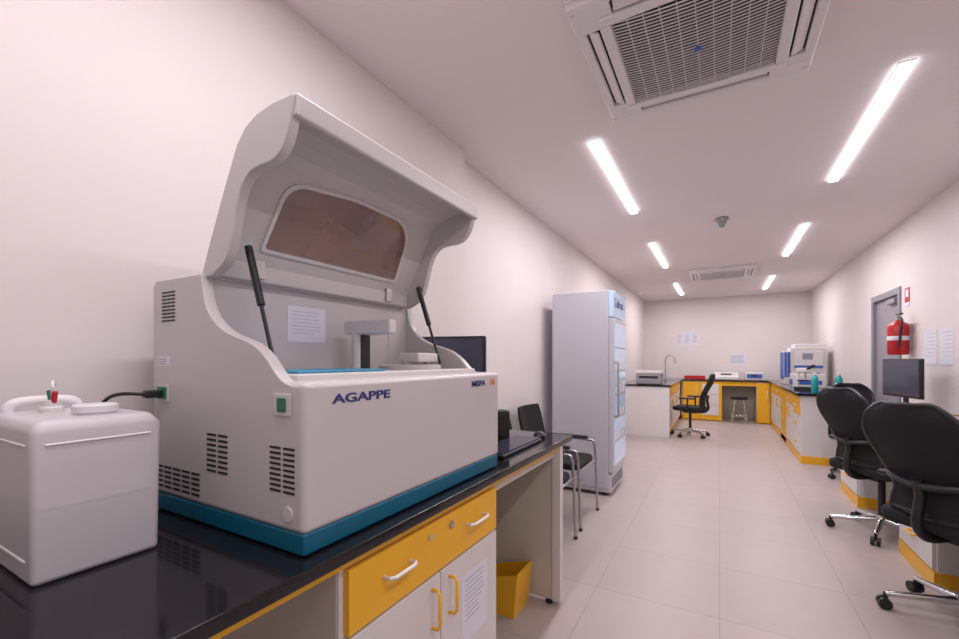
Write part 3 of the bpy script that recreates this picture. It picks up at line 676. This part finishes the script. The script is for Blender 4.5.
g = G('semi_auto_analyzer', (0.12, 10.45, TC), world=False)
g.prism('housing', [(-0.2, 0), (0.2, 0), (0.2, 0.15), (-0.05, 0.13), (-0.2, 0.06)], 'x', -0.22, 0.22, M_white, bevel=0.008)
g.box('display', -0.1, 0.1, -0.13, -0.06, 0.105, 0.125, M_screen)
g = G('electrolyte_analyzer', (0.62, 10.48, TC), world=False)
g.box('housing', -0.16, 0.16, -0.14, 0.16, 0, 0.15, M_white, bevel=0.012)
g.box('blue_panel', -0.13, 0.13, -0.146, -0.14, 0.04, 0.12, M_lblue)
g.box('display', -0.05, 0.05, -0.149, -0.146, 0.07, 0.11, M_screen)
g = G('red_specimen_tray', (-0.47, 10.35, TC), world=False)
g.boxes('tray', [(-0.2, 0.2, -0.12, 0.12, 0, 0.012), (-0.2, 0.2, -0.12, -0.108, 0.012, 0.07), (-0.2, 0.2, 0.108, 0.12, 0.012, 0.07), (-0.2, -0.188, -0.108, 0.108, 0.012, 0.07), (0.188, 0.2, -0.108, 0.108, 0.012, 0.07)], M_red)
g = G('lab_stool', (0.34, 10.0, 0), world=False)
g.lathe('seat', (0, 0, 0.48), [(0.15, 0), (0.16, 0.01), (0.16, 0.035), (0.14, 0.045), (0, 0.045)], M_black)
for i in range(4):
    an = math.pi/4+i*math.pi/2
    g.cyl('leg_%d' % (i+1), (0.1*math.cos(an), 0.1*math.sin(an), 0.48), (0.18*math.cos(an), 0.18*math.sin(an), 0.0), 0.011, M_chrome)
g.tube('foot_ring', [(0.155*math.cos(i*math.pi/8), 0.155*math.sin(i*math.pi/8), 0.16) for i in range(17)], 0.008, M_chrome)

# ------------------------------------------------------------ wall items
def notice(name, axis, pos, out, a0, a1, z0, z1, sheets=1, lw=0.003):
    c = (a0+a1)/2
    loc = (pos, c, z0) if axis == 'x' else (c, pos, z0)
    g = G(name, loc)
    w = (a1-a0)/sheets
    for i in range(sheets):
        b0, b1 = a0+i*w+0.006, a0+(i+1)*w-0.006
        def bx(nm, p, q, zz0, zz1, t0, t1, m):
            lo, hi = sorted((pos+out*t0, pos+out*t1))
            if axis == 'x': g.box(nm, lo, hi, p, q, zz0, zz1, m)
            else: g.box(nm, p, q, lo, hi, zz0, zz1, m)
        bx('sheet_%d' % i, b0, b1, z0, z1, 0.0005, 0.003, M_paper)
        for k in range(7):
            zz = z1-0.03-k*(z1-z0-0.04)/8
            bx('line_%d_%d' % (i, k), b0+0.02, b1-0.02-random.random()*0.04, zz-lw, zz, 0.003, 0.0035, M_ink)
notice('wall_notice', 'y', YB, -1, -0.88, -0.40, 1.60, 1.87, 3, 0.008)
notice('wall_notice', 'y', YB, -1, 0.18, 0.50, 1.16, 1.40, 1, 0.01)
notice('wall_notice', 'x', XR, -1, 5.06, 5.32, 1.23, 1.53)
notice('wall_notice', 'x', XR, -1, 4.76, 5.00, 1.23, 1.53)
g = G('fire_safety_sign', (XR, 5.72, 1.86))
g.box('plate', XR-0.004, XR-0.0005, 5.66, 5.78, 1.84, 1.98, M_red)
g.box('pictogram', XR-0.005, XR-0.004, 5.685, 5.755, 1.89, 1.96, M_paper)
g.box('lower_plate', XR-0.004, XR-0.0005, 5.66, 5.78, 1.80, 1.838, M_paper)
g = G('fire_extinguisher', (XR-0.095, 5.62, 1.32), world=False)
g.lathe('cylinder', (0, 0, 0), [(0.07, 0), (0.08, 0.012), (0.08, 0.27), (0.07, 0.30), (0.03, 0.325), (0.025, 0.34)], M_red)
g.lathe('label', (0, 0, 0.14), [(0.0803, 0), (0.0808, 0.001), (0.0808, 0.04), (0.0803, 0.041)], M_paper)
g.cyl('valve', (0, 0, 0.335), (0, 0, 0.385), 0.018, M_steel)
g.box('lever', -0.012, 0.012, -0.10, 0.03, 0.385, 0.40, M_black, bevel=0.004)
g.tube('hose', [(0, -0.02, 0.365), (0, -0.10, 0.33), (-0.01, -0.10, 0.2), (-0.02, -0.095, 0.07)], 0.010, M_black)
g.box('bracket', 0.07, 0.094, -0.02, 0.02, 0.05, 0.30, M_steel)
g = G('dome_camera', (-1.42, 9.2, CZ), world=False)
g.lathe('dome', (0, 0, 0), [(0.055, -0.001), (0.055, -0.02), (0.04, -0.05), (0.015, -0.065), (0, -0.067)], M_acw)

# ------------------------------------------------------------ world + camera
W = bpy.data.worlds.new('world'); S.world = W; W.use_nodes = True
W.node_tree.nodes['Background'].inputs[0].default_value = (0.8, 0.78, 0.8, 1); W.node_tree.nodes['Background'].inputs[1].default_value = 0.3
cam = bpy.data.cameras.new('camera'); co = bpy.data.objects.new('camera', cam); S.collection.objects.link(co)
cam.sensor_width = 36; cam.lens = 16.0; cam.shift_y = 0.0422; cam.clip_start = 0.02
co.location = (0, 0, 1.27); co.rotation_euler = (math.pi/2, 0, math.radians(29.4))
S.camera = co
